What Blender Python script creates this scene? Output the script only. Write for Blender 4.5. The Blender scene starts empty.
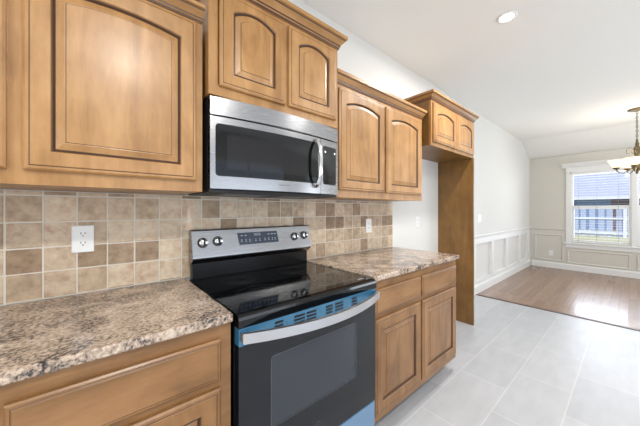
import bpy, bmesh, math, random
from mathutils import Vector, Matrix
random.seed(7)
S = bpy.context.scene
C = S.collection
PI = math.pi

# ------------------------------------------------------------------ camera
cam_d = bpy.data.cameras.new('camera')
cam = bpy.data.objects.new('camera', cam_d)
C.objects.link(cam)
cam.location = (-0.3725, -1.5278, 1.269)
cam.rotation_euler = (PI/2, 0, -0.7036)
cam_d.sensor_width = 36
cam_d.lens = 36*265.25/640
cam_d.shift_y = -2.8/640
cam_d.clip_start = 0.02
S.camera = cam

# ------------------------------------------------------------------ view
S.view_settings.view_transform = 'Standard'
S.view_settings.look = 'None'
S.view_settings.gamma = 1
S.view_settings.use_curve_mapping = False
S.view_settings.exposure = 0.38

# ------------------------------------------------------------------ world, sun, lights
W = bpy.data.worlds.new('sky')
S.world = W
W.use_nodes = True
bg = W.node_tree.nodes['Background']
bg.inputs[0].default_value = (0.72, 0.83, 1.0, 1)
bg.inputs[1].default_value = 1.1

def light(name, kind, loc, energy, color=(1, 1, 1), rot=(0, 0, 0), **kw):
    d = bpy.data.lights.new(name, kind)
    d.energy = energy
    d.color = color
    for k, v in kw.items():
        setattr(d, k, v)
    o = bpy.data.objects.new(name, d)
    C.objects.link(o)
    o.location = loc
    o.rotation_euler = rot
    return o

light('sun', 'SUN', (0, 0, 10), 2.8, (1.0, 0.96, 0.9), (0, math.radians(-48), math.radians(12)), angle=0.02)
WARM = (1.0, 0.965, 0.92)
COOL = (0.90, 0.95, 1.0)
DISC = dict(shape='DISK', size=0.15)
# recessed ceiling lights of the kitchen
light('recessed_lamp_near_fridge', 'AREA', (2.05, -0.90, 2.735), 20, WARM, **DISC)
light('recessed_lamp_behind_a', 'AREA', (-0.15, -2.37, 2.745), 34, WARM, **DISC)
light('recessed_lamp_behind_b', 'AREA', (2.05, -2.37, 2.745), 9, WARM, **DISC)
light('recessed_lamp_behind_c', 'AREA', (-1.9, -1.4, 2.745), 8, WARM, **DISC)
light('chandelier_glow', 'POINT', (5.717, -1.57, 2.10), 8, (1.0, 0.87, 0.68), shadow_soft_size=0.16)
# fill lamps added at unseen openings, tilted up; the dining window lamp is daylight
light('fill_lamp_behind', 'AREA', (1.2, -4.55, 1.25), 28, COOL, (PI/2+0.8, 0, 0),
      shape='RECTANGLE', size=3.4, size_y=2.1)  # added fill from behind the camera, aimed up at the ceiling
light('fill_lamp_left', 'AREA', (-2.55, -2.3, 1.45), 24, COOL, (PI/2+0.4, 0, -PI/2),
      shape='RECTANGLE', size=1.6, size_y=1.4)  # added fill from the unseen left side
light('daylight_dining_window', 'AREA', (7.42, -1.54, 1.35), 42, COOL, (PI/2, 0, PI/2),
      shape='RECTANGLE', size=1.7, size_y=1.35)
light('fill_lamp_dining_side', 'AREA', (5.2, -4.55, 1.4), 54, COOL, (PI/2+0.8, 0, 0),
      shape='RECTANGLE', size=2.2, size_y=1.6)  # added fill for the dining area and its ceiling

# ------------------------------------------------------------------ material helpers
def new_mat(name):
    m = bpy.data.materials.new(name)
    m.use_nodes = True
    nt = m.node_tree
    return m, nt, nt.nodes['Principled BSDF']

def lin(r, g, b):
    f = lambda c: (c/255/12.92) if c/255 <= 0.04045 else ((c/255+0.055)/1.055)**2.4
    return (f(r), f(g), f(b), 1)

def plain(name, rgb, rough=0.5, metal=0.0, spec=0.5, bump=0, bscale=200, coat=0):
    m, nt, p = new_mat(name)
    p.inputs['Base Color'].default_value = lin(*rgb)
    p.inputs['Roughness'].default_value = rough
    p.inputs['Metallic'].default_value = metal
    p.inputs['Specular IOR Level'].default_value = spec
    p.inputs['Coat Weight'].default_value = coat
    # a faint procedural mottling keeps every surface from being dead flat
    tc = nt.nodes.new('ShaderNodeTexCoord')
    n = nt.nodes.new('ShaderNodeTexNoise')
    n.inputs['Scale'].default_value = bscale if bump else 6
    nt.links.new(tc.outputs['Object'], n.inputs['Vector'])
    if bump:
        b = nt.nodes.new('ShaderNodeBump')
        b.inputs['Strength'].default_value = bump
        b.inputs['Distance'].default_value = 0.002
        nt.links.new(n.outputs['Fac'], b.inputs['Height'])
        nt.links.new(b.outputs['Normal'], p.inputs['Normal'])
    return m

def ramp(nt, stops):
    r = nt.nodes.new('ShaderNodeValToRGB')
    el = r.color_ramp.elements
    while len(el) < len(stops):
        el.new(0.5)
    for e, (pos, col) in zip(el, stops):
        e.position = pos
        e.color = lin(*col)
    return r

def wood(name, axis, cols, rough=0.38, coat=0.2):
    """Maple with soft figure along axis."""
    m, nt, p = new_mat(name)
    L = nt.links
    tc = nt.nodes.new('ShaderNodeTexCoord')
    mp = nt.nodes.new('ShaderNodeMapping')
    sc = [7, 7, 7]
    sc['xyz'.index(axis)] = 1.3
    mp.inputs['Scale'].default_value = sc
    n1 = nt.nodes.new('ShaderNodeTexNoise')
    n1.inputs['Scale'].default_value = 1.6
    n1.inputs['Detail'].default_value = 5
    n1.inputs['Distortion'].default_value = 0.6
    n2 = nt.nodes.new('ShaderNodeTexNoise')
    n2.inputs['Scale'].default_value = 9
    n2.inputs['Detail'].default_value = 6
    n2.inputs['Roughness'].default_value = 0.7
    L.new(tc.outputs['Object'], mp.inputs['Vector'])
    L.new(mp.outputs['Vector'], n1.inputs['Vector'])
    L.new(mp.outputs['Vector'], n2.inputs['Vector'])
    mx = nt.nodes.new('ShaderNodeMath')
    mx.operation = 'MULTIPLY_ADD'
    mx.inputs[1].default_value = 0.4
    L.new(n2.outputs['Fac'], mx.inputs[0])
    L.new(n1.outputs['Fac'], mx.inputs[2])
    n3 = nt.nodes.new('ShaderNodeTexNoise')
    n3.inputs['Scale'].default_value = 7
    n3.inputs['Detail'].default_value = 3
    L.new(tc.outputs['Object'], n3.inputs['Vector'])
    m3 = nt.nodes.new('ShaderNodeMath')
    m3.operation = 'MULTIPLY_ADD'
    m3.inputs[1].default_value = 0.5
    L.new(n3.outputs['Fac'], m3.inputs[0])
    L.new(mx.outputs[0], m3.inputs[2])
    mx = nt.nodes.new('ShaderNodeMath')
    mx.operation = 'MULTIPLY'
    mx.inputs[1].default_value = 0.6
    L.new(m3.outputs[0], mx.inputs[0])
    r = ramp(nt, [(0.44, cols[0]), (0.58, cols[1]), (0.72, cols[2])])
    L.new(mx.outputs[0], r.inputs['Fac'])
    L.new(r.outputs['Color'], p.inputs['Base Color'])
    p.inputs['Roughness'].default_value = rough
    p.inputs['Coat Weight'].default_value = coat
    p.inputs['Coat Roughness'].default_value = 0.24
    return m

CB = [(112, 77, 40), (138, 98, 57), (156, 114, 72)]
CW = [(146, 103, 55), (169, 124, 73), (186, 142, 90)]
M = {}
M['wood_v'] = wood('maple_vertical', 'z', CW)
M['wood_h'] = wood('maple_horizontal', 'x', CW)
M['wood_y'] = wood('maple_side', 'y', CW)
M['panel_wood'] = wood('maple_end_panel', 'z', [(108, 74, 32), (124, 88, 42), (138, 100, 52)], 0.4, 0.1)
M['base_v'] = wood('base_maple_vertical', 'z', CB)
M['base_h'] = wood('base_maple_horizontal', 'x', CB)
M['glaze'] = plain('dark_glaze', (72, 44, 24), 0.4)
M['cab_in'] = plain('cabinet_underside', (150, 105, 66), 0.5)
M['kick'] = plain('toe_kick', (92, 66, 44), 0.6)
M['wall'] = plain('wall_paint', (220, 219, 215), 0.85, bump=0.15, bscale=160)
M['beige'] = plain('dimmed_wall_paint', (210, 206, 196), 0.85, bump=0.15, bscale=160)  # left wall's paint with the far wall's weaker light put in as beige
M['dim_trim'] = plain('dimmed_trim_paint', (214, 211, 203), 0.5)  # far wall mouldings, same weaker light put into the colour
M['ceil'] = plain('ceiling_paint', (240, 240, 236), 0.9, bump=0.25, bscale=90)
M['trim'] = plain('white_trim_paint', (232, 232, 230), 0.45)
M['white'] = plain('white_plastic', (238, 238, 236), 0.35)
M['dark'] = plain('dark_slot', (40, 38, 36), 0.6)
M['black_glass'] = plain('black_glass', (9, 10, 12), 0.06)
M['smoke_dark'] = plain('dark_microwave_window', (30, 30, 33), 0.08)
M['black'] = plain('black_enamel', (9, 9, 10), 0.2, spec=0.3)
M['blackmat'] = plain('black_matte', (18, 18, 19), 0.5)
M['oven_in'] = plain('oven_enamel', (96, 104, 114), 0.5)
M['chrome'] = plain('chrome', (225, 226, 228), 0.12, 1.0)
M['bronze'] = plain('antique_bronze', (112, 100, 74), 0.4, 0.8)
M['film'] = plain('blue_film', (66, 122, 156), 0.25, 0.3, coat=0.5)
M['film_light'] = plain('blue_film_light', (108, 142, 172), 0.3, 0.2, coat=0.3)
M['print'] = plain('grey_print', (165, 172, 180), 0.5)
M['ring'] = plain('burner_print', (58, 60, 64), 0.25)
M['gasket'] = plain('grey_gasket', (120, 124, 130), 0.5)
M['smoked_glass'] = plain('smoked_glass', (44, 49, 56), 0.08, coat=0.3)
M['oven_glass'] = plain('oven_door_glass', (20, 22, 27), 0.07)
M['mw_case'] = plain('microwave_case', (46, 41, 38), 0.5)
M['border'] = plain('window_border', (66, 72, 79), 0.3)
M['display'] = plain('display_glass', (58, 68, 82), 0.12)

def steel(name, axis):
    m, nt, p = new_mat(name)
    L = nt.links
    tc = nt.nodes.new('ShaderNodeTexCoord')
    mp = nt.nodes.new('ShaderNodeMapping')
    sc = [60, 60, 60]
    sc['xyz'.index(axis)] = 1
    mp.inputs['Scale'].default_value = sc
    n = nt.nodes.new('ShaderNodeTexNoise')
    n.inputs['Scale'].default_value = 1
    L.new(tc.outputs['Object'], mp.inputs['Vector'])
    L.new(mp.outputs['Vector'], n.inputs['Vector'])
    mr = nt.nodes.new('ShaderNodeMapRange')
    mr.inputs['To Min'].default_value = 0.24
    mr.inputs['To Max'].default_value = 0.30
    L.new(n.outputs['Fac'], mr.inputs['Value'])
    L.new(mr.outputs['Result'], p.inputs['Roughness'])
    p.inputs['Base Color'].default_value = lin(156, 156, 158)
    p.inputs['Metallic'].default_value = 1
    return m
M['steel'] = steel('brushed_steel', 'x')
M['handle_steel'] = plain('satin_handle_steel', (205, 205, 207), 0.36, 1.0)

def glass_mat(name, tint, fac_t, rough=0.02):
    m = bpy.data.materials.new(name)
    m.use_nodes = True
    nt = m.node_tree
    nt.nodes.remove(nt.nodes['Principled BSDF'])
    out = nt.nodes['Material Output']
    t = nt.nodes.new('ShaderNodeBsdfTransparent')
    t.inputs[0].default_value = tint
    g = nt.nodes.new('ShaderNodeBsdfGlossy')
    g.inputs['Roughness'].default_value = rough
    fr = nt.nodes.new('ShaderNodeFresnel')
    fr.inputs['IOR'].default_value = fac_t
    mx = nt.nodes.new('ShaderNodeMixShader')
    nt.links.new(fr.outputs[0], mx.inputs[0])
    nt.links.new(t.outputs[0], mx.inputs[1])
    nt.links.new(g.outputs[0], mx.inputs[2])
    nt.links.new(mx.outputs[0], out.inputs['Surface'])
    return m
M['window_glass'] = glass_mat('window_glass', (0.96, 0.97, 1, 1), 1.3)

def emissive(name, rgb, strength, base=(240, 235, 225)):
    m, nt, p = new_mat(name)
    p.inputs['Base Color'].default_value = lin(*base)
    p.inputs['Emission Color'].default_value = lin(*rgb)
    p.inputs['Emission Strength'].default_value = strength
    return m
M['lamp'] = emissive('lamp_lens', (255, 250, 240), 9)
M['shade_glass'] = emissive('lit_shade_glass', (255, 232, 190), 0.75, (245, 235, 215))
M['bulb'] = emissive('bulb', (255, 235, 200), 6)
M['led'] = emissive('white_indicator', (235, 245, 255), 2.0)

def granite():
    m, nt, p = new_mat('granite')
    L = nt.links
    tc = nt.nodes.new('ShaderNodeTexCoord')
    big = nt.nodes.new('ShaderNodeTexNoise')
    big.inputs['Scale'].default_value = 7
    big.inputs['Detail'].default_value = 3
    big.inputs['Distortion'].default_value = 1.2
    mid = nt.nodes.new('ShaderNodeTexNoise')
    mid.inputs['Scale'].default_value = 95
    mid.inputs['Detail'].default_value = 6
    mid.inputs['Roughness'].default_value = 0.7
    vor = nt.nodes.new('ShaderNodeTexVoronoi')
    vor.inputs['Scale'].default_value = 115
    for n in (big, mid, vor):
        L.new(tc.outputs['Object'], n.inputs['Vector'])
    a = nt.nodes.new('ShaderNodeMath')
    a.operation = 'MULTIPLY_ADD'
    a.inputs[1].default_value = 0.6
    L.new(big.outputs['Fac'], a.inputs[0])
    L.new(mid.outputs['Fac'], a.inputs[2])
    r = ramp(nt, [(0.645, (46, 43, 42)), (0.72, (110, 98, 88)), (0.775, (160, 136, 117)),
                  (0.86, (184, 160, 136)), (1.0, (204, 186, 168))])
    L.new(a.outputs[0], r.inputs['Fac'])
    hs = nt.nodes.new('ShaderNodeMix')
    hs.data_type = 'RGBA'
    hs.blend_type = 'OVERLAY'
    hs.inputs['Factor'].default_value = 0.28
    L.new(r.outputs['Color'], hs.inputs['A'])
    bw = nt.nodes.new('ShaderNodeRGBToBW')
    L.new(vor.outputs['Color'], bw.inputs[0])
    L.new(bw.outputs[0], hs.inputs['B'])
    sat = nt.nodes.new('ShaderNodeHueSaturation')
    sat.inputs['Saturation'].default_value = 0.85
    L.new(hs.outputs['Result'], sat.inputs['Color'])
    L.new(sat.outputs['Color'], p.inputs['Base Color'])
    p.inputs['Roughness'].default_value = 0.16
    return m
M['granite'] = granite()

def travertine():
    """Each 10 cm tile gets its own tone; pitted, cloudy surface."""
    m, nt, p = new_mat('travertine')
    L = nt.links
    tc = nt.nodes.new('ShaderNodeTexCoord')
    sp = nt.nodes.new('ShaderNodeVectorMath')
    sp.operation = 'MULTIPLY'
    sp.inputs[1].default_value = (10, 0, 9.9)
    off = nt.nodes.new('ShaderNodeVectorMath')
    off.operation = 'ADD'
    off.inputs[1].default_value = (0.53, 0, -0.923)
    L.new(tc.outputs['Object'], off.inputs[0])
    L.new(off.outputs[0], sp.inputs[0])
    fl = nt.nodes.new('ShaderNodeVectorMath')
    fl.operation = 'FLOOR'
    L.new(sp.outputs[0], fl.inputs[0])
    wn = nt.nodes.new('ShaderNodeTexWhiteNoise')
    L.new(fl.outputs[0], wn.inputs['Vector'])
    r = ramp(nt, [(0.0, (140, 114, 88)), (0.1, (158, 134, 108)), (0.3, (190, 168, 142)), (1.0, (213, 194, 169))])
    L.new(wn.outputs['Value'], r.inputs['Fac'])
    n = nt.nodes.new('ShaderNodeTexNoise')
    n.inputs['Scale'].default_value = 26
    n.inputs['Detail'].default_value = 7
    n.inputs['Roughness'].default_value = 0.65
    L.new(tc.outputs['Object'], n.inputs['Vector'])
    r2 = ramp(nt, [(0.32, (140, 132, 122)), (0.5, (184, 184, 184)), (0.68, (212, 212, 212))])
    L.new(n.outputs['Fac'], r2.inputs['Fac'])
    mx = nt.nodes.new('ShaderNodeMix')
    mx.data_type = 'RGBA'
    mx.blend_type = 'OVERLAY'
    mx.inputs['Factor'].default_value = 0.65
    L.new(r.outputs['Color'], mx.inputs['A'])
    L.new(r2.outputs['Color'], mx.inputs['B'])
    L.new(mx.outputs['Result'], p.inputs['Base Color'])
    b = nt.nodes.new('ShaderNodeBump')
    b.inputs['Strength'].default_value = 0.35
    b.inputs['Distance'].default_value = 0.003
    L.new(n.outputs['Fac'], b.inputs['Height'])
    L.new(b.outputs['Normal'], p.inputs['Normal'])
    p.inputs['Roughness'].default_value = 0.55
    return m
M['travertine'] = travertine()
M['grout'] = plain('pale_grout', (216, 209, 196), 0.8)

def brick_floor(name, w, h, offset, shift, c1, c2, mortar, msize, rough, nscale, nstretch, namt, coat=0):
    m, nt, p = new_mat(name)
    L = nt.links
    tc = nt.nodes.new('ShaderNodeTexCoord')
    mp = nt.nodes.new('ShaderNodeMapping')
    mp.inputs['Location'].default_value = shift
    L.new(tc.outputs['Object'], mp.inputs['Vector'])
    br = nt.nodes.new('ShaderNodeTexBrick')
    br.offset = offset
    br.inputs['Scale'].default_value = 1
    br.inputs['Brick Width'].default_value = w
    br.inputs['Row Height'].default_value = h
    br.inputs['Mortar Size'].default_value = msize
    br.inputs['Mortar Smooth'].default_value = 0.3
    br.inputs['Color1'].default_value = lin(*c1)
    br.inputs['Color2'].default_value = lin(*c2)
    br.inputs['Mortar'].default_value = lin(*mortar)
    L.new(mp.outputs['Vector'], br.inputs['Vector'])
    m2 = nt.nodes.new('ShaderNodeMapping')
    m2.inputs['Scale'].default_value = nstretch
    L.new(tc.outputs['Object'], m2.inputs['Vector'])
    n = nt.nodes.new('ShaderNodeTexNoise')
    n.inputs['Scale'].default_value = nscale
    n.inputs['Detail'].default_value = 6
    L.new(m2.outputs['Vector'], n.inputs['Vector'])
    r2 = ramp(nt, [(0.3, (172, 172, 172)), (0.7, (200, 200, 200))])
    L.new(n.outputs['Fac'], r2.inputs['Fac'])
    mx = nt.nodes.new('ShaderNodeMix')
    mx.data_type = 'RGBA'
    mx.blend_type = 'OVERLAY'
    mx.inputs['Factor'].default_value = namt
    L.new(br.outputs['Color'], mx.inputs['A'])
    L.new(r2.outputs['Color'], mx.inputs['B'])
    L.new(mx.outputs['Result'], p.inputs['Base Color'])
    p.inputs['Roughness'].default_value = rough
    p.inputs['Coat Weight'].default_value = coat
    return m
M['tile_floor'] = brick_floor('floor_tile', 0.61, 0.305, 0.5, (0.595, 0.035, 0), (178, 180, 184), (188, 189, 192),
                              (200, 200, 201), 0.004, 0.36, 5, (1, 3, 1), 0.35)
M['wood_floor'] = brick_floor('oak_floor', 1.1, 0.083, 0.37, (0, 0, 0), (136, 107, 88), (150, 120, 98),
                              (112, 84, 62), 0.0012, 0.27, 9, (0.5, 5, 1), 0.6, 0.15)
M['strip'] = plain('dark_transition_wood', (86, 62, 44), 0.45)
M['grass'] = plain('dry_grass', (168, 164, 128), 0.95, bump=0.6, bscale=60)
M['fence_plank'] = plain('weathered_fence', (150, 160, 182), 0.85, bump=0.4, bscale=20)
M['fence_rail'] = plain('fence_rail', (196, 200, 208), 0.85)
M['roof'] = plain('pale_shingle', (150, 155, 172), 0.95, bump=0.5, bscale=30)
M['brickwall'] = plain('dark_brick', (96, 84, 92), 0.9, bump=0.4, bscale=40)
M['bluewall'] = plain('blue_siding', (96, 126, 164), 0.8)

# ------------------------------------------------------------------ mesh helpers
def box(bm, x0, x1, y0, y1, z0, z1, bevel=0.0, mi=0, seg=2):
    vs = [bm.verts.new((x, y, z)) for x in (x0, x1) for y in (y0, y1) for z in (z0, z1)]
    idx = [(0, 1, 3, 2), (4, 6, 7, 5), (0, 4, 5, 1), (2, 3, 7, 6), (0, 2, 6, 4), (1, 5, 7, 3)]
    fs = []
    for f in idx:
        fc = bm.faces.new([vs[i] for i in f])
        fc.material_index = mi
        fs.append(fc)
    bmesh.ops.recalc_face_normals(bm, faces=fs)
    if bevel:
        es = list({e for f in fs for e in f.edges})
        r = bmesh.ops.bevel(bm, geom=es, offset=bevel, segments=seg, affect='EDGES', profile=0.5)
        for f in r['faces']:
            f.material_index = mi
    return fs

def loft(bm, loops, mis, cap=True, capmi=0):
    """loops: closed loops with equal point counts."""
    vl = [[bm.verts.new(p) for p in lp] for lp in loops]
    n = len(loops[0])
    for k in range(len(vl)-1):
        for i in range(n):
            j = (i+1) % n
            f = bm.faces.new((vl[k][i], vl[k][j], vl[k+1][j], vl[k+1][i]))
            f.material_index = mis[k]
    if cap:
        f = bm.faces.new(vl[-1])
        f.material_index = capmi
    return vl

def tube(bm, pts, r, seg=8, mi=0, caps=True, flat=None):
    pts = [Vector(p) for p in pts]
    rings = []
    up = Vector((0, 0, 1))
    prev = None
    for i, p in enumerate(pts):
        t = (pts[min(i+1, len(pts)-1)] - pts[max(i-1, 0)]).normalized()
        if prev is None:
            a = up.cross(t)
            if a.length < 1e-3:
                a = Vector((1, 0, 0)).cross(t)
            a.normalize()
        else:
            a = (prev - t*prev.dot(t)).normalized()
        prev = a
        b = t.cross(a)
        rr = r[i] if isinstance(r, (list, tuple)) else r
        ra, rb = (rr, rr) if flat is None else flat
        rings.append([bm.verts.new(p + a*math.cos(2*PI*k/seg)*ra + b*math.sin(2*PI*k/seg)*rb) for k in range(seg)])
    for i in range(len(rings)-1):
        for k in range(seg):
            f = bm.faces.new((rings[i][k], rings[i][(k+1) % seg], rings[i+1][(k+1) % seg], rings[i+1][k]))
            f.material_index = mi
            f.smooth = True
    if caps:
        bm.faces.new(rings[0][::-1]).material_index = mi
        bm.faces.new(rings[-1]).material_index = mi

def lathe(bm, prof, mat=None, seg=24, mi=0):
    """prof: (r, z) list around local z, moved by mat."""
    mat = mat or Matrix()
    rings = []
    for r, z in prof:
        if r < 1e-6:
            rings.append([bm.verts.new(mat @ Vector((0, 0, z)))])
        else:
            rings.append([bm.verts.new(mat @ Vector((r*math.cos(2*PI*k/seg), r*math.sin(2*PI*k/seg), z))) for k in range(seg)])
    for a, b in zip(rings, rings[1:]):
        for k in range(seg):
            l = (k+1) % seg
            if len(a) == 1 and len(b) == 1:
                continue
            if len(a) == 1:
                f = bm.faces.new((a[0], b[l], b[k]))
            elif len(b) == 1:
                f = bm.faces.new((a[k], a[l], b[0]))
            else:
                f = bm.faces.new((a[k], a[l], b[l], b[k]))
            f.material_index = mi
            f.smooth = True

def sweep(bm, path, prof, mi=0, mis=None):
    """Sweep a closed (out, z) profile along an open 2D path; out is to the right of travel."""
    P = [Vector(p) for p in path]
    rows = []
    for i, p in enumerate(P):
        ns = []
        if i > 0:
            d = (P[i]-P[i-1]).normalized()
            ns.append(Vector((d.y, -d.x)))
        if i < len(P)-1:
            d = (P[i+1]-P[i]).normalized()
            ns.append(Vector((d.y, -d.x)))
        n = ns[0] if len(ns) == 1 else (ns[0]+ns[1])/(1+ns[0].dot(ns[1]))
        rows.append([bm.verts.new((p.x+n.x*o, p.y+n.y*o, z)) for o, z in prof])
    m = len(prof)
    for a, b in zip(rows, rows[1:]):
        for k in range(m):
            l = (k+1) % m
            f = bm.faces.new((a[k], a[l], b[l], b[k]))
            f.material_index = mis[k] if mis else mi
    bm.faces.new(rows[0][::-1]).material_index = mi
    bm.faces.new(rows[-1]).material_index = mi

def root_of(o):
    v = Vector((0, 0, 0))
    while o is not None:
        v += o.location
        o = o.parent
    return v

def build(name, bm, mats, parent=None, loc=None, smooth=False, keep=False):
    """Link one mesh object; bm is in world coordinates."""
    if not keep:
        bmesh.ops.recalc_face_normals(bm, faces=bm.faces[:])
    off = root_of(parent) if parent else Vector(loc or (0, 0, 0))
    bmesh.ops.translate(bm, verts=bm.verts[:], vec=-off)
    me = bpy.data.meshes.new(name)
    bm.to_mesh(me)
    bm.free()
    for m in (mats if isinstance(mats, (list, tuple)) else [mats]):
        me.materials.append(M[m])
    o = bpy.data.objects.new(name, me)
    C.objects.link(o)
    if parent:
        o.parent = parent
    else:
        o.location = off
    if smooth:
        for pl in me.polygons:
            pl.use_smooth = True
    return o

def tag(o, label, cat, group=None):
    o['label'] = label
    o['category'] = cat
    if group:
        o['group'] = group
    return o

def thing(name, loc, label, cat, group=None):
    o = bpy.data.objects.new(name, None)
    C.objects.link(o)
    o.location = loc
    o.empty_display_size = 0.05
    return tag(o, label, cat, group)

def copy_tree(o, parent=None):
    c = o.copy()
    C.objects.link(c)
    if parent:
        c.parent = parent
    for ch in [x for x in bpy.data.objects if x.parent == o]:
        copy_tree(ch, c)
    return c

def struct(name, bm, mats, label=None):
    o = build(name, bm, mats)
    o['kind'] = 'structure'
    if label:
        o['label'] = label
    return o

BM = bmesh.new

# ------------------------------------------------------------------ room shell
XB, XF, YR, ZC = -2.6, 7.32, -4.6, 2.76     # back wall, far wall, right wall, ceiling
XS, ZS = 6.63, 2.45                          # where the ceiling starts to slope, and its low end
WX = 3.995                                   # tile / hardwood joint

def prism_y(bm, prof_xz, y0, y1, mi=0):
    a = [bm.verts.new((x, y0, z)) for x, z in prof_xz]
    b = [bm.verts.new((x, y1, z)) for x, z in prof_xz]
    n = len(a)
    for i in range(n):
        bm.faces.new((a[i], a[(i+1) % n], b[(i+1) % n], b[i])).material_index = mi
    bm.faces.new(a[::-1]).material_index = mi
    bm.faces.new(b).material_index = mi

bm = BM(); box(bm, XB-0.1, WX-0.02, YR-0.1, 0.1, -0.12, 0.0); struct('floor', bm, 'tile_floor', 'pale grey rectangular floor tile with white grout')
bm = BM(); box(bm, WX+0.03, XF+0.1, YR-0.1, 0.12, -0.12, 0.0); struct('floor_dining', bm, 'wood_floor', 'brown hardwood floor of the dining area')
bm = BM(); box(bm, WX-0.02, WX+0.03, YR, 0.0, -0.12, 0.006, 0.003); struct('trim_1', bm, 'strip', 'dark wooden strip between tile and hardwood')
bm = BM()
prism_y(bm, [(XB-0.1, ZC), (XS, ZC), (XF+0.1, ZS-0.03), (XF+0.1, ZC+0.15), (XB-0.1, ZC+0.15)], YR-0.1, 0.14)
struct('ceiling', bm, 'ceil', 'white ceiling, sloping down towards the far wall')
bm = BM()
prism_y(bm, [(XB-0.1, 0), (3.0, 0), (3.0, ZC), (XB-0.1, ZC)], 0.0, 0.12)
prism_y(bm, [(3.0, 0), (XF, 0), (XF, 0.8), (3.0, 0.8)], 0.055, 0.12)
prism_y(bm, [(3.0, 0.8), (XF, 0.8), (XF, ZS), (XS, ZC), (3.0, ZC)], 0.02, 0.12)
struct('wall_left', bm, 'wall', 'pale wall behind the cabinets and along the dining area')
# wall behind the camera's left, with an opening added for a fill lamp
bm = BM()
box(bm, XB-0.1, XB, YR, -3.1, 0, ZC); box(bm, XB-0.1, XB, -1.5, 0, 0, ZC)
box(bm, XB-0.1, XB, -3.1, -1.5, 0, 0.75); box(bm, XB-0.1, XB, -3.1, -1.5, 2.15, ZC)
struct('wall_back', bm, 'wall')
bm = BM()
for a, b, z0, z1 in [(XB-0.1, -0.5, 0, ZC), (2.9, 4.5, 0, ZC), (6.7, XF+0.1, 0, ZC), (-0.5, 2.9, 2.3, ZC), (4.5, 6.7, 2.2, ZC), (4.5, 6.7, 0, 0.6)]:
    box(bm, a, b, YR-0.1, YR, z0, z1)
struct('wall_right', bm, 'wall')  # openings added for the fill lamps
# far wall with the double window
WY = [(-1.515, -0.69), (-2.405, -1.58)]
WZ0, WZ1 = 0.60, 2.05
bm = BM()
box(bm, XF, XF+0.1, -0.69, 0.12, 0, ZS)
box(bm, XF, XF+0.1, YR, -2.405, 0, ZS)
box(bm, XF, XF+0.1, -2.405, -0.69, 0, WZ0)
box(bm, XF, XF+0.1, -2.405, -0.69, WZ1, ZS)
box(bm, XF, XF+0.1, -1.58, -1.515, WZ0, WZ1)
struct('wall_far', bm, 'beige', 'far wall of the dining area, weaker light put into its beige colour')

# wainscot on the left wall: boards framing recessed panels
bm = BM()
X0, XE = 3.001, XF
YA, YBk = 0.012, 0.055
box(bm, X0, XE, YA, YBk, 0.745, 0.85, 0.002)
box(bm, X0, XE, YA, YBk, 0.0, 0.185, 0.002)
for a, b in [(X0, 4.05), (4.745, 4.86), (5.55, 5.665), (6.42, 6.535), (7.14, XE)]:
    box(bm, a, b, YA, YBk, 0.185, 0.745, 0.002)
struct('trim_2', bm, 'trim', 'white recessed panel wainscot on the left dining wall')
bm = BM()
sweep(bm, [(X0, YA), (XF, YA)], [(0, 0), (0.016, 0), (0.016, 0.10), (0.008, 0.125), (0, 0.125)])
struct('baseboard_left', bm, 'trim')
bm = BM()
sweep(bm, [(X0, YA), (XF, YA)], [(0, 0.84), (0.012, 0.845), (0.016, 0.86), (0.026, 0.868), (0.026, 0.885), (0, 0.89)])
struct('trim_3', bm, 'trim', 'white chair rail on the left dining wall')
# far wall: baseboard, chair rail, picture-frame panels
bm = BM()
sweep(bm, [(XF, -0.023), (XF, YR)], [(0, 0), (0.022, 0), (0.022, 0.10), (0.012, 0.125), (0, 0.125)])
struct('baseboard_far', bm, 'trim')
bm = BM()
CR = [(0, 0.825), (0.015, 0.83), (0.02, 0.845), (0.03, 0.85), (0.03, 0.865), (0, 0.87)]
sweep(bm, [(XF, -0.037), (XF, -0.605)], CR)
sweep(bm, [(XF, -2.49), (XF, YR)], CR)
struct('trim_4', bm, 'dim_trim', 'chair rail on the far wall')
bm = BM()
for (ya, yb, za, zb) in [(-0.56, -0.075, 0.165, 0.735), (-1.50, -0.625, 0.145, 0.435), (-2.44, -1.58, 0.145, 0.435), (-3.2, -2.56, 0.165, 0.735)]:
    lp = lambda d, x: [(x, ya+d, za+d), (x, yb-d, za+d), (x, yb-d, zb-d), (x, ya+d, zb-d)]
    loft(bm, [lp(0, XF-0.0005), lp(0.003, XF-0.013), lp(0.014, XF-0.016), lp(0.026, XF-0.006), lp(0.03, XF-0.0005)], [0]*4, cap=False)
struct('trim_5', bm, 'dim_trim', 'picture frame moulding panels low on the far wall')

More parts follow.
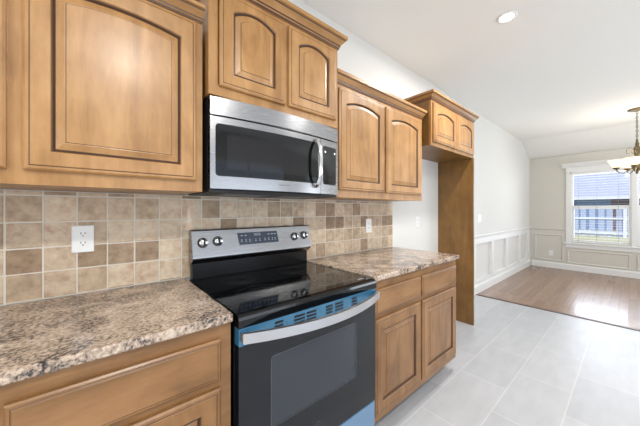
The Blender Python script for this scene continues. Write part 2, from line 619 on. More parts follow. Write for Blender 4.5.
# window casing, header with crown cap, stool and apron
bm = BM()
for ya, yb in [(-0.69, -0.605), (-2.49, -2.405), (-1.58, -1.515)]:
    box(bm, XF-0.02, XF, ya, yb, WZ0-0.02, WZ1, 0.003)
box(bm, XF-0.024, XF, -2.49, -0.605, WZ1, 2.165, 0.003)
sweep(bm, [(XF, -0.545), (XF, -2.55)], [(0, 2.165), (0.026, 2.168), (0.032, 2.19), (0.062, 2.225), (0.075, 2.232), (0.075, 2.258), (0, 2.258)])
box(bm, XF-0.05, XF, -2.51, -0.57, WZ0-0.045, WZ0-0.018, 0.006)
box(bm, XF-0.02, XF, -2.48, -0.60, 0.48, WZ0-0.045, 0.003)
struct('trim_6', bm, 'trim', 'white window casing with crown header and sill')
for i, (ya, yb) in enumerate(WY):
    bm = BM()
    fx0, fx1 = XF+0.03, XF+0.085
    f = 0.018
    box(bm, fx0, fx1, ya, ya+f, WZ0-0.002, WZ1); box(bm, fx0, fx1, yb-f, yb, WZ0-0.002, WZ1)
    box(bm, fx0, fx1, ya+f, yb-f, WZ0-0.002, WZ0+0.015); box(bm, fx0, fx1, ya+f, yb-f, WZ1-0.025, WZ1)
    wf = struct('window_%d' % (i+1), bm, 'white')
    def sash(z0, z1, xa, xb, nm, side):
        b = BM()
        l, r = ya+f, yb-f
        box(b, xa, xb, l, l+side, z0, z1, 0.003); box(b, xa, xb, r-side, r, z0, z1, 0.003)
        box(b, xa, xb, l+side, r-side, z0, z0+0.03, 0.003); box(b, xa, xb, l+side, r-side, z1-(0.07 if z0 < 1 else 0.02), z1, 0.003)
        s = build(nm, b, 'white', wf)
        g = BM()
        xm = (xa+xb)/2
        box(g, xm-0.002, xm+0.002, l+side, r-side, z0+0.03, z1-(0.07 if z0 < 1 else 0.02))
        build('pane', g, 'window_glass', s)
    sash(0.612, 1.362, XF+0.032, XF+0.056, 'sash', 0.022)
    sash(1.315, 2.03, XF+0.058, XF+0.082, 'sash', 0.008)

# door frame out of view, added around a fill lamp's opening
bm = BM()
for a, b in [(-0.5, -0.42), (1.16, 1.24), (2.82, 2.9)]:
    box(bm, a, b, YR-0.08, YR, 0.0, 2.3)
box(bm, -0.5, 2.9, YR-0.08, YR, 2.22, 2.3)
struct('added_door_1', bm, 'trim')

# ------------------------------------------------------------------ outside
bm = BM(); box(bm, XF+0.12, 60, -20, 20, -0.3, -0.12); g = struct('ground', bm, 'grass', 'dry grass strip outside the window')
def fence():
    fx = 20.0
    t = thing('wooden_fence', (fx, -1.5, -0.12), 'grey wooden plank fence with two pale rails beyond the window', 'fence')
    b = BM(); rr = random.Random(3)
    y = -7.0
    while y < 4.5:
        w = 0.20+rr.random()*0.03
        gap = rr.choice([0.03, 0.07, 0.12])
        box(b, fx+0.06, fx+0.08, y, y+w, -0.12, 1.43+rr.random()*0.02)
        y += w+gap
    build('planks', b, 'fence_plank', t)
    for z in (0.03, 0.79):
        b = BM(); box(b, fx, fx+0.058, -7.0, 4.5, z, z+0.10); build('rail', b, 'fence_rail', t)
    for py in (-4.1, -1.28, 1.5):
        b = BM(); box(b, fx-0.10, fx-0.002, py-0.06, py+0.06, -0.12, 1.5); build('post', b, 'fence_rail', t)
fence()
def neighbour():
    t = thing('neighbouring_house', (27, 0, -0.12), 'house behind the fence with a wide pale grey roof', 'house')
    b = BM(); box(b, 27, 36, -12, 10, -0.12, 2.05); build('wall', b, 'brickwall', t)
    b = BM(); box(b, 26.93, 26.99, -0.55, 2.3, -0.12, 2.02); build('siding_panel', b, 'bluewall', t)
    b = BM(); prism_y(b, [(26.3, 2.05), (26.3, 2.2), (31.5, 6.1), (36.7, 2.2), (36.7, 2.05)], -12.5, 10.5); build('roof', b, 'roof', t)
    b = BM(); box(b, 26.2, 26.29, -12.5, 10.5, 2.02, 2.2); build('fascia', b, 'fence_rail', t)
    b = BM(); tube(b, [(27.7, -2.0, 3.15), (27.7, -2.0, 3.5)], 0.09, 10); build('vent_pipe', b, 'blackmat', t)
neighbour()

# ------------------------------------------------------------------ cabinetry
def lpath(l, r, b, ts, tm, y, n=18):
    pts = [(l, y, b), (r, y, b)]
    for i in range(n+1):
        s = i/n
        x = r+(l-r)*s
        pts.append((x, y, ts+(tm-ts)*(1-(2*s-1)**2)))
    return pts

def panel_door(parent, x0, x1, z0, z1, yf, drop=0.0, rise=0.0, stile=0.059, wv='wood_v'):
    """Raised panel door, front face at y=yf (towards -y). drop: how far below the door top the opening's corners sit."""
    th = 0.019
    mats = [wv, 'glaze']
    rect = lambda d, y: lpath(x0+d, x1-d, z0+d, z1-d, z1-d, y)
    ts, tm = z1-drop, z1-drop+rise
    op = lambda d, y: lpath(x0+stile+d, x1-stile-d, z0+stile+d, ts-d, tm-d, y)
    b = BM()
    loft(b, [rect(0.0, yf+th), rect(0.0, yf+0.007), rect(0.006, yf+0.0025), rect(0.013, yf+0.002), rect(0.0156, yf+0.0012), rect(0.0176, yf),
             op(0.0, yf), op(0.0025, yf+0.004), op(0.006, yf+0.006), op(0.0085, yf+0.010)],
         [0, 0, 0, 1, 0, 0, 0, 1, 1], cap=False)
    f = b.faces.new([b.verts.new(p) for p in rect(0.0, yf+th)])
    d = build('door', b, mats, parent)
    b = BM()
    loft(b, [op(0.0075, yf+0.0105), op(0.012, yf+0.0095), op(0.033, yf+0.003), op(0.0352, yf+0.0034), op(0.037, yf+0.002)],
         [1, 0, 0, 1], cap=True, capmi=0)
    build('raised_panel', b, mats, d)
    return d

def drawer_front(parent, x0, x1, z0, z1, yf):
    b = BM()
    r = lambda d, y: [(x0+d, y, z0+d), (x1-d, y, z0+d), (x1-d, y, z1-d), (x0+d, y, z1-d)]
    loft(b, [r(0, yf+0.019), r(0, yf+0.007), r(0.005, yf+0.003), r(0.010, yf+0.0025), r(0.0118, yf+0.0012), r(0.014, yf)], [0, 0, 0, 1, 0], cap=True)
    b.faces.new([b.verts.new(p) for p in r(0, yf+0.019)])
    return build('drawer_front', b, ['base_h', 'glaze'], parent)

CROWN = [(0, 0.0), (0.006, 0.0), (0.008, 0.008), (0.012, 0.011), (0.013, 0.017), (0.026, 0.028), (0.033, 0.034), (0.035, 0.039), (0.043, 0.041), (0.043, 0.055), (0, 0.055)]
CROWN_MI = [0, 1, 0, 1, 0, 0, 1, 0, 0, 0, 0]
def crown(parent, path, z, h=1.0, out=1.0):
    b = BM()
    sweep(b, path, [(o*out, z+zz*h) for o, zz in CROWN], mis=CROWN_MI)
    return build('crown_molding', b, ['wood_h', 'glaze'], parent)

def upper_cabinet(name, label, x0, x1, yf, z0, z1, doors, group, side='wood_v'):
    """Wall cabinet: carcass, face frame, doors (x0, x1, z0, z1, drop, rise)."""
    t = thing(name, ((x0+x1)/2, yf/2, z0), label, 'cabinet', group)
    b = BM(); box(b, x0, x1, yf+0.019, -0.001, z0+0.001, z1); build('carcass', b, side, t)
    b = BM()
    xs = sorted(doors, key=lambda d: d[0])
    st = 0.04
    box(b, x0, x0+st, yf, yf+0.019, z0, z1, 0.001); box(b, x1-st, x1, yf, yf+0.019, z0, z1, 0.001)
    box(b, x0+st, x1-st, yf, yf+0.019, z0, z0+st+0.01); box(b, x0+st, x1-st, yf, yf+0.019, z1-st-0.01, z1)
    for a, c in zip(xs, xs[1:]):
        m = (a[1]+c[0])/2
        box(b, m-0.025, m+0.025, yf+0.0005, yf+0.019, z0+st, z1-st)
    build('face_frame', b, 'wood_v', t)
    for d in doors:
        panel_door(t, d[0], d[1], d[2], d[3], yf-0.0195, d[4], d[5])
    return t

UG = 'maple wall cabinets'
c = upper_cabinet('wall_cabinet', 'tall honey maple wall cabinet left of the microwave, over the left counter', -1.10, -0.019, -0.3267, 1.348, 2.075,
                  [(-0.539, -0.046, 1.393, 2.062, 0.088, 0.018+0.0), (-1.065, -0.572, 1.393, 2.062, 0.088, 0.018)], UG)
crown(c, [(-1.10, -0.3267), (-0.019, -0.3267)], 2.070, 1.05)
c = upper_cabinet('wall_cabinet', 'short maple wall cabinet with crown, directly above the microwave', -0.003, 0.762, -0.3565, 1.770, 2.262,
                  [(0.040, 0.378, 1.812, 2.232, 0.077, 0.033), (0.398, 0.749-0.010, 1.812, 2.232, 0.077, 0.033)], UG)
crown(c, [(-0.003, -0.003), (-0.003, -0.3565), (0.762, -0.3565), (0.762, -0.003)], 2.252, 1.38, 1.05)
c = upper_cabinet('wall_cabinet', 'tall maple wall cabinet with two arched doors, over the right counter', 0.7665, 1.824, -0.3267, 1.351, 2.075,
                  [(0.794, 1.262, 1.398, 2.040, 0.088, 0.030), (1.283, 1.787, 1.398, 2.040, 0.088, 0.030)], UG)
crown(c, [(0.7665, -0.3267), (1.824, -0.3267), (1.824, -0.003)], 2.067, 1.35, 0.75)
c = upper_cabinet('wall_cabinet', 'small two door maple cabinet over the empty refrigerator alcove, deepest into the room', 1.868, 2.825, -0.387, 1.842, 2.25,
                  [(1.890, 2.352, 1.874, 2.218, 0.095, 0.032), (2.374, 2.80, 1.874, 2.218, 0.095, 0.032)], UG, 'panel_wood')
crown(c, [(1.868, -0.003), (1.868, -0.387), (2.825, -0.387), (2.825, -0.003)], 2.238, 1.2, 1.0)
# panel down to the floor at the far side of the alcove
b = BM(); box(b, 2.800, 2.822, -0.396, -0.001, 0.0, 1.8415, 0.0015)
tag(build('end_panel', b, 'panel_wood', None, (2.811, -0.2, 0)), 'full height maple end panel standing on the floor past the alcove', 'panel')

def base_cabinet(label, x0, x1, cols, endx):
    t = thing('base_cabinet', ((x0+x1)/2, -0.3, 0.0), label, 'cabinet', 'maple base cabinets')
    yf = -0.618
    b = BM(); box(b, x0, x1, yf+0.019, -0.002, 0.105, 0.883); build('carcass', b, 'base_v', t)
    b = BM(); box(b, x0+0.01, x1-0.005, -0.525, -0.505, 0.0, 0.104); build('toe_kick', b, 'kick', t)
    b = BM()
    st = 0.045
    box(b, x0, x0+st, yf, yf+0.0188, 0.105, 0.883, 0.001); box(b, x1-st, x1, yf, yf+0.0188, 0.105, 0.883, 0.001)
    for z0, z1 in [(0.105, 0.16), (0.665, 0.715), (0.83, 0.883)]:
        box(b, x0+st, x1-st, yf, yf+0.0188, z0, z1)
    for (a0, a1), (b0, b1) in zip(cols, cols[1:]):
        m = (a1+b0)/2
        box(b, m-0.025, m+0.025, yf+0.0003, yf+0.0188, 0.12, 0.87)
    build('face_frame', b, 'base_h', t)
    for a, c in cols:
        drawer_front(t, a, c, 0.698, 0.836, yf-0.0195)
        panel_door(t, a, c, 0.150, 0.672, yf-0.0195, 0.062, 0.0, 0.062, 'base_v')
    return t
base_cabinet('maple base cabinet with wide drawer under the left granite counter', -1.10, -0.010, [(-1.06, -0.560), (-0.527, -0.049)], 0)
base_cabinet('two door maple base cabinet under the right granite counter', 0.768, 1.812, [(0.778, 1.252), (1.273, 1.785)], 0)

def counter(label, x0, x1):
    b = BM(); box(b, x0, x1, -0.6385, -0.0125, 0.8835, 0.914, 0.006, 0, 3)
    return tag(build('countertop', b, 'granite', None, ((x0+x1)/2, -0.32, 0.8835)), label, 'countertop', 'granite countertops')
counter('speckled pink and grey granite countertop left of the range', -1.10, -0.008)
counter('speckled granite countertop between the range and the refrigerator alcove', 0.7665, 1.838)

# backsplash: grout bed with raised tumbled tiles
t = thing('backsplash', (0.36, -0.003, 0.9145), 'tumbled beige travertine tile backsplash between counters and wall cabinets', 'backsplash')
b = BM(); box(b, -1.10, 1.842, -0.0105, -0.0005, 0.9145, 1.346); build('grout', b, 'grout', t)
b = BM()
rr = random.Random(5)
zs = [0.9165, 1.0235, 1.1205, 1.2215, 1.327, 1.3455]
k = -6
while True:
    xa = -0.53+0.1*k
    if xa > 1.83:
        break
    for za, zb in zip(zs, zs[1:]):
        j = lambda: rr.uniform(-0.0008, 0.0008)
        l, r_ = max(xa+0.003, -1.10), min(xa+0.097, 1.842)
        if r_-l > 0.01:
            box(b, l+j(), r_+j(), -0.0125+rr.uniform(-0.0004, 0.0004), -0.0100, za+0.0028+j(), zb-0.0028+j(), 0.0015, 0, 1)
    k += 1
o = build('tiles', b, 'travertine', t)
# material works in wall coordinates: keep the mesh's own origin at the world origin
o.data.transform(Matrix.Translation(t.location)); o.location = -Vector(t.location)

# ------------------------------------------------------------------ range
def bowed_plate(bm, x0, x1, z0, z1, yfun, th, rad=0.0, n=28, mi=0):
    """Plate following y = -yfun(x), thickness th backwards, rounded corners of radius rad."""
    xs = [x0+(x1-x0)*i/n for i in range(n+1)]
    if rad:
        xs = sorted(set(xs+[x0+rad*(1-math.cos(a*PI/12)) for a in range(7)]+[x1-rad*(1-math.cos(a*PI/12)) for a in range(7)]))
    rows = []
    for x in xs:
        d = 0
        if rad:
            e = min(x-x0, x1-x)
            if e < rad:
                d = rad-math.sqrt(max(0, rad*rad-(rad-e)**2))
        y = -yfun(x)
        rows.append([bm.verts.new(p) for p in ((x, y, z0+d), (x, y, z1-d), (x, y+th, z1-d), (x, y+th, z0+d))])
    front = [[bm.verts.new(v.co) for v in r[:2]] for r in rows]   # own vertices: smooth along the bow only
    for a, c in zip(front, front[1:]):
        f = bm.faces.new((a[0], a[1], c[1], c[0]))
        f.material_index = mi
        f.smooth = True
    for a, c in zip(rows, rows[1:]):
        for k in range(1, 4):
            l = (k+1) % 4
            f = bm.faces.new((a[k], a[l], c[l], c[k]))
            f.material_index = mi
    bm.faces.new(rows[0][::-1]).material_index = mi
    bm.faces.new(rows[-1]).material_index = mi

def ring_plate(bm, outer, inner, y0, y1, mi=0):
    """Flat rectangular ring in the xz plane."""
    L = lambda r, y: [(r[0], y, r[2]), (r[1], y, r[2]), (r[1], y, r[3]), (r[0], y, r[3])]
    loft(bm, [L(inner, y1), L(inner, y0), L(outer, y0), L(outer, y1), L(inner, y1)], [mi]*4, cap=False)

def rrect(x0, x1, z0, z1, r, y, n=5):
    pts = []
    for cx, cz, a0 in [(x1-r, z0+r, -PI/2), (x1-r, z1-r, 0), (x0+r, z1-r, PI/2), (x0+r, z0+r, PI)]:
        for i in range(n+1):
            a = a0+PI/2*i/n
            pts.append((cx+r*math.cos(a), y, cz+r*math.sin(a)))
    return pts

t = thing('electric_range', (0.381, -0.33, 0.0), 'freestanding electric range with black glass cooktop and blue protective film', 'stove')
for a, c in [(0.006, 0.03), (0.732, 0.756)]:
    b = BM(); box(b, a, c, -0.605, -0.02, 0.02, 0.893, 0.002); build('side_panel', b, 'black', t)
b = BM(); box(b, 0.031, 0.731, -0.06, -0.02, 0.02, 0.893); build('back_panel', b, 'black', t)
b = BM(); box(b, 0.031, 0.731, -0.60, -0.061, 0.02, 0.10); build('bottom_panel', b, 'black', t)
b = BM(); box(b, 0.031, 0.731, -0.60, -0.061, 0.80, 0.893); build('top_frame', b, 'black', t)
for fx in (0.05, 0.71):
    for fy in (-0.55, -0.08):
        b = BM(); box(b, fx-0.02, fx+0.02, fy-0.02, fy+0.02, 0.0, 0.021); build('foot', b, 'blackmat', t)
b = BM()
prof = [(-0.03, 0.894), (-0.03, 0.9065), (-0.630, 0.9065), (-0.643, 0.9035), (-0.651, 0.896), (-0.654, 0.886), (-0.654, 0.860), (-0.606, 0.860), (-0.606, 0.894)]
va = [b.verts.new((0.004, y, z)) for y, z in prof]
vb = [b.verts.new((0.758, y, z)) for y, z in prof]
for i in range(len(prof)):
    j = (i+1) % len(prof)
    b.faces.new((va[i], va[j], vb[j], vb[i]))
b.faces.new(va[::-1]); b.faces.new(vb)
ct = build('cooktop', b, 'black_glass', t)
for cx, cy, r in [(0.20, -0.47, 0.115), (0.56, -0.47, 0.095), (0.20, -0.20, 0.08), (0.56, -0.20, 0.105)]:
    b = BM()
    for rr_ in (r, r*0.62):
        lathe(b, [(rr_-0.002, 0.9066), (rr_-0.002, 0.9069), (rr_, 0.9069), (rr_, 0.9066)], Matrix.Translation((cx, cy, 0)), 40)
    build('burner_ring', b, 'ring', ct)
b = BM(); box(b, 0.675, 0.715, -0.605, -0.595, 0.9065, 0.9069); build('printed_mark', b, 'print', ct)
# backguard: black riser, flared steel control panel
b = BM(); box(b, 0.010, 0.752, -0.062, -0.022, 0.907, 1.0, 0.002); build('riser', b, 'black', t)
b = BM()
prof = [(-0.022, 0.990), (-0.064, 0.990), (-0.096, 1.016), (-0.098, 1.022), (-0.097, 1.028), (-0.070, 1.160), (-0.064, 1.166), (-0.022, 1.166)]
va = [b.verts.new((0.003, y, z)) for y, z in prof]
vb = [b.verts.new((0.759, y, z)) for y, z in prof]
for i in range(len(prof)):
    j = (i+1) % len(prof)
    b.faces.new((va[i], va[j], vb[j], vb[i]))
b.faces.new(va[::-1]); b.faces.new(vb)
cp = build('control_panel', b, 'steel', t)
def on_panel(z):      # front face of the tilted panel
    return -0.097+(z-1.028)*(0.027/0.132)
tilt = math.atan2(0.027, 0.132)
b = BM()
L = [(0.252, 1.072), (0.508, 1.072), (0.500, 1.140), (0.244, 1.140)]
loft(b, [[(x, on_panel(z)+0.001, z) for x, z in L], [(x, on_panel(z)-0.0025, z) for x, z in L]], [0], cap=True)
dp = build('display', b, 'display', cp)
b = BM()
def mark(x0, x1, z0, z1):
    loft(b, [[(x, on_panel(z)-0.0024, z) for x, z in ((x0, z0), (x1, z0), (x1, z1), (x0, z1))],
             [(x, on_panel(z)-0.0030, z) for x, z in ((x0, z0), (x1, z0), (x1, z1), (x0, z1))]], [0])
for i in range(4):      # clock segments
    x = 0.345+i*0.011
    mark(x, x+0.0016, 1.119, 1.133); mark(x+0.006, x+0.0076, 1.119, 1.133); mark(x, x+0.0076, 1.1315, 1.133); mark(x, x+0.0076, 1.119, 1.1205)
for x in (0.262, 0.285, 0.435, 0.458, 0.478):
    mark(x, x+0.013, 1.121, 1.125)
for x in (0.262, 0.288, 0.312, 0.350, 0.375, 0.410, 0.435, 0.460, 0.480):
    mark(x, x+0.009, 1.088, 1.091); mark(x+0.002, x+0.006, 1.095, 1.102)
build('display_print', b, 'print', dp)
for kx, kz in [(0.055, 1.099), (0.132, 1.102), (0.630, 1.096), (0.708, 1.100)]:
    mat = Matrix.Translation((kx, on_panel(kz), kz)) @ Matrix.Rotation(PI/2-tilt, 4, 'X')
    b = BM(); lathe(b, [(0.0265, -0.001), (0.0265, 0.003), (0.0245, 0.004), (0.0225, 0.004)], mat, 28)
    lathe(b, [(0.0215, -0.001), (0.0215, 0.02), (0.0195, 0.023), (0.0, 0.023)], mat, 28, 1)
    kn = build('knob', b, ['blackmat', 'chrome'], cp)
    b = BM()
    for f in box(b, -0.005, 0.005, -0.0205, 0.0205, 0.0225, 0.031, 0.002, 0):
        pass
    bmesh.ops.transform(b, matrix=mat @ Matrix.Rotation(0.12, 4, 'Z'), verts=b.verts[:])
    build('grip', b, 'blackmat', kn)
# oven door: film strip with vent slots, framed glass, window, handle
dr = None
b = BM(); ring_plate(b, (0.006, 0.756, 0.272, 0.792), (0.135, 0.605, 0.45, 0.716), -0.648, -0.612)
dr = build('door', b, 'oven_glass', t)
b = BM()
ro = lambda d, y: rrect(0.135-d, 0.605+d, 0.45-d, 0.716+d, 0.012+d, y)
loft(b, [ro(0.0, -0.6475), ro(0.0, -0.6486), ro(0.0035, -0.6486), ro(0.0035, -0.6475)], [0]*3, cap=False)
build('window_border', b, 'border', dr)
b = BM(); box(b, 0.133, 0.607, -0.6470, -0.6300, 0.448, 0.718); build('window', b, 'smoked_glass', dr)
b = BM(); box(b, 0.031, 0.731, -0.605, -0.10, 0.12, 0.79); build('oven_box', b, 'blackmat', t)
b = BM()
cz, cx, cy = 0.336, 0.362, -0.648
lathe(b, [(0.0195, 0.0), (0.0195, 0.0012), (0.0180, 0.0012), (0.0180, 0.0)], Matrix.Translation((cx, cy, cz)) @ Matrix.Rotation(PI/2, 4, 'X'), 32)
for s in (-1, 1):
    tube(b, [(cx+s*0.009*math.cos(a)*1.0+s*0.001, cy-0.0008, cz+0.010*math.sin(a)) for a in [i*PI/8-PI*0.5 for i in range(13)]], 0.0008, 5)
build('emblem', b, 'border', dr)
# film covered trim with slots
slots = [(0.147, 0.185), (0.236, 0.290), (0.299, 0.352), (0.407, 0.448), (0.462, 0.515), (0.573, 0.610)]
b = BM(); box(b, 0.006, 0.756, -0.650, -0.612, 0.794, 0.857, 0.002)
ft = build('vent_trim', b, 'film', dr)
ft['label'] = 'strip covered in blue film with dark vent slots'
for sx0, sx1 in slots:
    for z in (0.840, 0.826, 0.812):
        b = BM(); box(b, sx0, sx1, -0.6506, -0.645, z-0.0042, z+0.0042); build('vent_slot', b, 'blackmat', ft)
def hy(x):
    return 0.682+0.078*(1-((x-0.379)/0.372)**2)
b = BM(); bowed_plate(b, 0.007, 0.751, 0.8165, 0.8515, hy, 0.014, 0.004, 32)
hd = build('handle', b, 'handle_steel', dr)
for x0, x1 in [(0.008, 0.03), (0.728, 0.750)]:
    b = BM(); box(b, x0, x1, -0.682, -0.650, 0.818, 0.850, 0.002); build('handle_mount', b, 'film', hd)
b = BM(); box(b, 0.006, 0.756, -0.646, -0.606, 0.055, 0.262, 0.003)
d2 = build('drawer', b, 'film_light', t)
d2['label'] = 'storage drawer wrapped in light blue film'

# ------------------------------------------------------------------ microwave
t = thing('microwave_oven', (0.381, -0.18, 1.345), 'stainless over the range microwave with black glass door', 'microwave')
YM = 0.3584
bow = lambda off: (lambda x: YM+off+0.035*(1-((x-0.381)/0.381)**2))
b = BM(); box(b, 0.003, 0.759, -0.335, -0.014, 1.362, 1.764)
build('body', b, 'mw_case', t)
b = BM(); box(b, 0.002, 0.760, -0.352, -0.014, 1.347, 1.361, 0.002)
bp = build('bottom_plate', b, 'blackmat', t)
b = BM(); box(b, 0.10, 0.34, -0.27, -0.08, 1.3455, 1.3475); build('grease_filter', b, 'gasket', bp)
b = BM(); box(b, 0.42, 0.66, -0.27, -0.08, 1.3455, 1.3475); build('grease_filter', b, 'gasket', bp)
b = BM(); bowed_plate(b, 0.003, 0.7615, 1.683, 1.760, bow(0), 0.03); build('vent_panel', b, 'steel', t)
b = BM(); bowed_plate(b, 0.003, 0.604, 1.363, 1.6755, bow(0), 0.03); dr = build('door', b, 'steel', t)
b = BM(); bowed_plate(b, 0.024, 0.585, 1.418, 1.646, bow(0.0012), 0.006, 0.016); gl = build('door_glass', b, 'black_glass', dr)
b = BM(); bowed_plate(b, 0.072, 0.500, 1.450, 1.602, bow(0.0018), 0.004, 0.004); build('window', b, 'smoke_dark', gl)
b = BM(); bowed_plate(b, 0.608, 0.7615, 1.363, 1.6755, bow(0), 0.03); cp = build('control_panel', b, 'steel', t)
b = BM(); bowed_plate(b, 0.626, 0.742, 1.418, 1.640, bow(0.0012), 0.006, 0.012); kp = build('keypad', b, 'black_glass', cp)
b = BM()
for i in range(3):
    for j in range(7):
        x = 0.646+i*0.03; z = 1.448+j*0.022
        bowed_plate(b, x, x+0.010, z, z+0.0022, bow(0.0016), 0.001, 0, 2)
build('keypad_print', b, 'ring', kp)
for x in (0.640, 0.725):
    b = BM(); bowed_plate(b, x, x+0.008, 1.603, 1.611, bow(0.0018), 0.001, 0, 2); build('indicator', b, 'led', kp)
b = BM()
x = 0.563
pts = [(x, -bow(0)(x)+0.004, 1.395+0.005)]
for i in range(17):
    s = i/16
    z = 1.402+(1.656-1.402)*s
    pts.append((x, -bow(0)(x)-0.012-0.036*(1-abs(2*s-1)**3.2), z))
pts.append((x, -bow(0)(x)+0.004, 1.658))
tube(b, pts, 0.012, 10, flat=(0.0125, 0.009))
build('handle', b, 'chrome', dr)
b = BM()
rr = random.Random(2)
x = 0.325                                   # small maker's name under the glass, worn to a thin line of letters
for i in range(10):
    bowed_plate(b, x, x+0.0045, 1.392, 1.3975, bow(0.0006), 0.0006, 0, 1)
    x += 0.0062
build('name_plate', b, 'gasket', dr)

# ------------------------------------------------------------------ outlets and switches
def outlet(name, label, cat, loc, rot, w=0.072, h=0.116, duplex=True, decor=False):
    t = thing(name, loc, label, cat, 'white wall plates')
    def add(nm, bmx, mats, par):
        o = build(nm, bmx, mats)
        o.parent = par
        return o
    b = BM()
    L = lambda d, y: rrect(-w/2+d, w/2-d, -h/2+d, h/2-d, 0.004, y, 3)
    loft(b, [L(0, 0), L(0, -0.003), L(0.003, -0.0055)], [0, 0]); pl = add('cover_plate', b, 'white', t)
    if duplex:
        for s in (-1, 1):
            b = BM(); z = s*0.0195
            R = lambda d, y: rrect(-0.0165+d, 0.0165-d, z-0.0135+d, z+0.0135-d, 0.008, y, 4)
            loft(b, [R(0, -0.005), R(0, -0.0072), R(0.001, -0.0076)], [0, 0])
            for x in (-0.0065, 0.0065):
                box(b, x-0.0013, x+0.0013, -0.0079, -0.0070, z+0.0005, z+0.0085, 0, 1)
            lathe(b, [(0.0026, 0.0070), (0.0026, 0.0079), (0, 0.0079)], Matrix.Translation((0, 0, z-0.006)) @ Matrix.Rotation(PI/2, 4, 'X'), 10, 1)
            add('receptacle', b, ['white', 'dark'], t)
    else:
        b = BM(); R = lambda d, y: rrect(-0.0165+d, 0.0165-d, -0.033+d, 0.033-d, 0.003, y, 3)
        loft(b, [R(0, -0.005), R(0, -0.0070), R(0.001, -0.0085)], [0, 0]); add('rocker', b, 'white', t)
    t.rotation_euler = (0, 0, rot)
    return t
outlet('wall_outlet', 'white duplex outlet on the tile backsplash above the left counter', 'outlet', (-0.411, -0.0135, 1.147), 0, 0.072, 0.114)
outlet('wall_outlet', 'white outlet on the tile backsplash above the right counter', 'outlet', (1.477, -0.0135, 1.131), 0, 0.075, 0.122)
outlet('wall_outlet', 'white outlet on the painted wall of the refrigerator alcove', 'outlet', (2.321, -0.0008, 1.140), 0, 0.072, 0.116)
outlet('light_switch', 'white light switch on the left dining wall above the wainscot', 'switch', (4.19, 0.0192, 1.14), 0, 0.115, 0.116, False)
outlet('wall_outlet', 'white outlet low on the far wall left of the window', 'outlet', (XF-0.0008, -0.357, 0.325), -PI/2, 0.072, 0.116)
b = BM(); box(b, XF-0.034, XF-0.0235, -0.695, -0.672, 2.048, 2.066, 0.003)
tag(build('contact_sensor', b, 'gasket', None, (XF-0.03, -0.685, 2.057)), 'tiny grey sensor at the top left corner of the window casing', 'sensor')

# ------------------------------------------------------------------ recessed light
t = thing('recessed_light', (2.05, -0.90, ZC), 'round lit recessed light in the flat kitchen ceiling', 'ceiling light')
b = BM(); lathe(b, [(0.048, -0.001), (0.068, -0.002), (0.068, -0.005), (0.052, -0.008), (0.046, -0.006), (0.046, -0.001)], Matrix.Translation((2.05, -0.90, ZC)), 36); build('trim_ring', b, 'white', t)
b = BM(); lathe(b, [(0.0, -0.006), (0.0455, -0.006), (0.0455, -0.002)], Matrix.Translation((2.05, -0.90, ZC)), 36); build('lens', b, 'lamp', t)

# ------------------------------------------------------------------ chandelier
cx, cy = 5.717, -1.57
t = thing('chandelier', (cx, cy, ZC), 'bronze chandelier with lit frosted glass bell shades by the window', 'chandelier')
MT = Matrix.Translation((cx, cy, 0))
b = BM(); lathe(b, [(0.0, 2.758), (0.095, 2.757), (0.095, 2.745), (0.07, 2.735), (0.02, 2.722), (0.0, 2.72)], MT, 28); build('canopy', b, 'bronze', t)
b = BM()
z = 2.725; k = 0
while z > 2.30:
    ang = 0 if k % 2 else PI/2
    R = MT @ Matrix.Translation((0, 0, z-0.018)) @ Matrix.Rotation(ang, 4, 'Z')
    pts = [R @ Vector((0.0095*math.cos(a), 0, 0.021*math.sin(a))) for a in [i*2*PI/14 for i in range(15)]]
    tube(b, pts, 0.0042, 6)
    z -= 0.034; k += 1
build('chain', b, 'bronze', t)
b = BM()
lathe(b, [(0, 2.31), (0.012, 2.30), (0.014, 2.27), (0.022, 2.25), (0.018, 2.22), (0.03, 2.19), (0.034, 2.13), (0.024, 2.07), (0.02, 2.0), (0.036, 1.95),
          (0.055, 1.92), (0.05, 1.88), (0.028, 1.855), (0.014, 1.83), (0.018, 1.815), (0, 1.80)], MT, 24)
build('column', b, 'bronze', t)
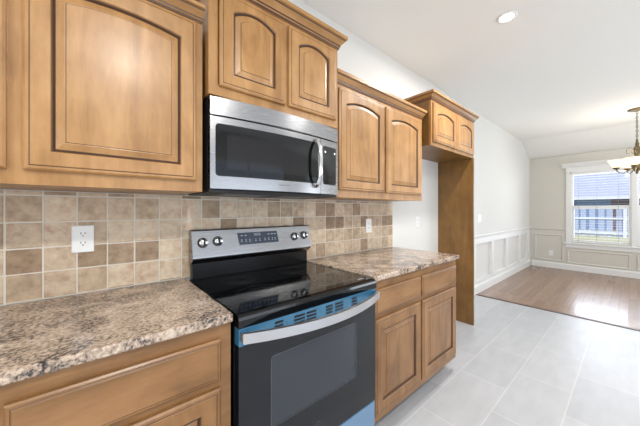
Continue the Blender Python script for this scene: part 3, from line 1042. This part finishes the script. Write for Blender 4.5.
for i in range(5):
    a = math.radians(100+72*i)
    ca, sa = math.cos(a), math.sin(a)
    P = lambda r, z: (cx+ca*r, cy+sa*r, z)
    b = BM()
    ctrl = [(0.04, 1.915), (0.085, 1.86), (0.13, 1.828), (0.175, 1.84), (0.2, 1.865), (0.205, 1.90)]
    tube(b, [P(r, z) for r, z in ctrl], 0.007, 8)
    arm = build('arm', b, 'bronze', t)
    b = BM()
    tube(b, [P(r, z) for r, z in [(0.03, 2.16), (0.07, 2.2), (0.105, 2.17), (0.10, 2.12), (0.07, 2.11)]], 0.004, 6)
    build('scroll', b, 'bronze', arm)
    MS = Matrix.Translation(P(0.205, 0))
    b = BM(); lathe(b, [(0, 1.883), (0.012, 1.885), (0.036, 1.9), (0.038, 1.915), (0.026, 1.92), (0, 1.921)], MS, 20); build('shade_cup', b, 'bronze', arm)
    b = BM()
    prof = [(0.03, 1.92), (0.05, 1.935), (0.064, 1.965), (0.076, 1.995), (0.098, 2.025)]
    lathe(b, prof+[(r-0.003, z+0.001) for r, z in prof[::-1]], MS, 24); build('shade', b, 'shade_glass', arm)
    b = BM(); lathe(b, [(0, 1.907), (0.012, 1.92), (0.024, 1.95), (0.02, 1.975), (0, 1.985)], MS, 14); build('bulb', b, 'bulb', arm)

# ------------------------------------------------------------------ window blinds, slats open
def blind(label, ya, yb):
    t = thing('window_blind', (XF+0.012, (ya+yb)/2, WZ1), label, 'blind', 'white window blinds')
    b = BM(); box(b, XF+0.001, XF+0.028, ya+0.004, yb-0.004, WZ1-0.03, WZ1-0.001, 0.002); build('headrail', b, 'white', t)
    z = WZ1-0.05; proto = None
    i = 0
    while z > WZ0+0.04:
        if proto is None:
            b = BM(); box(b, XF+0.002, XF+0.027, ya+0.006, yb-0.006, z-0.0006, z+0.0006)
            proto = build('slat', b, 'white', t)
        else:
            o = proto.copy(); C.objects.link(o); o.parent = t; o.location = (0, 0, -i*0.05)
        i += 1
        z -= 0.05
    b = BM(); box(b, XF+0.002, XF+0.027, ya+0.006, yb-0.006, WZ0+0.003, WZ0+0.016, 0.002); build('bottom_rail', b, 'white', t)
    for f in (0.13, 0.45, 0.80):
        y = yb-(yb-ya)*f
        b = BM(); tube(b, [(XF+0.0145, y, WZ0+0.012), (XF+0.0145, y, WZ1-0.02)], 0.0022, 6); build('cord', b, 'gasket', t)
blind('open white slat blind on the left half of the window', *WY[0])
blind('open white slat blind on the right half of the window', *WY[1])
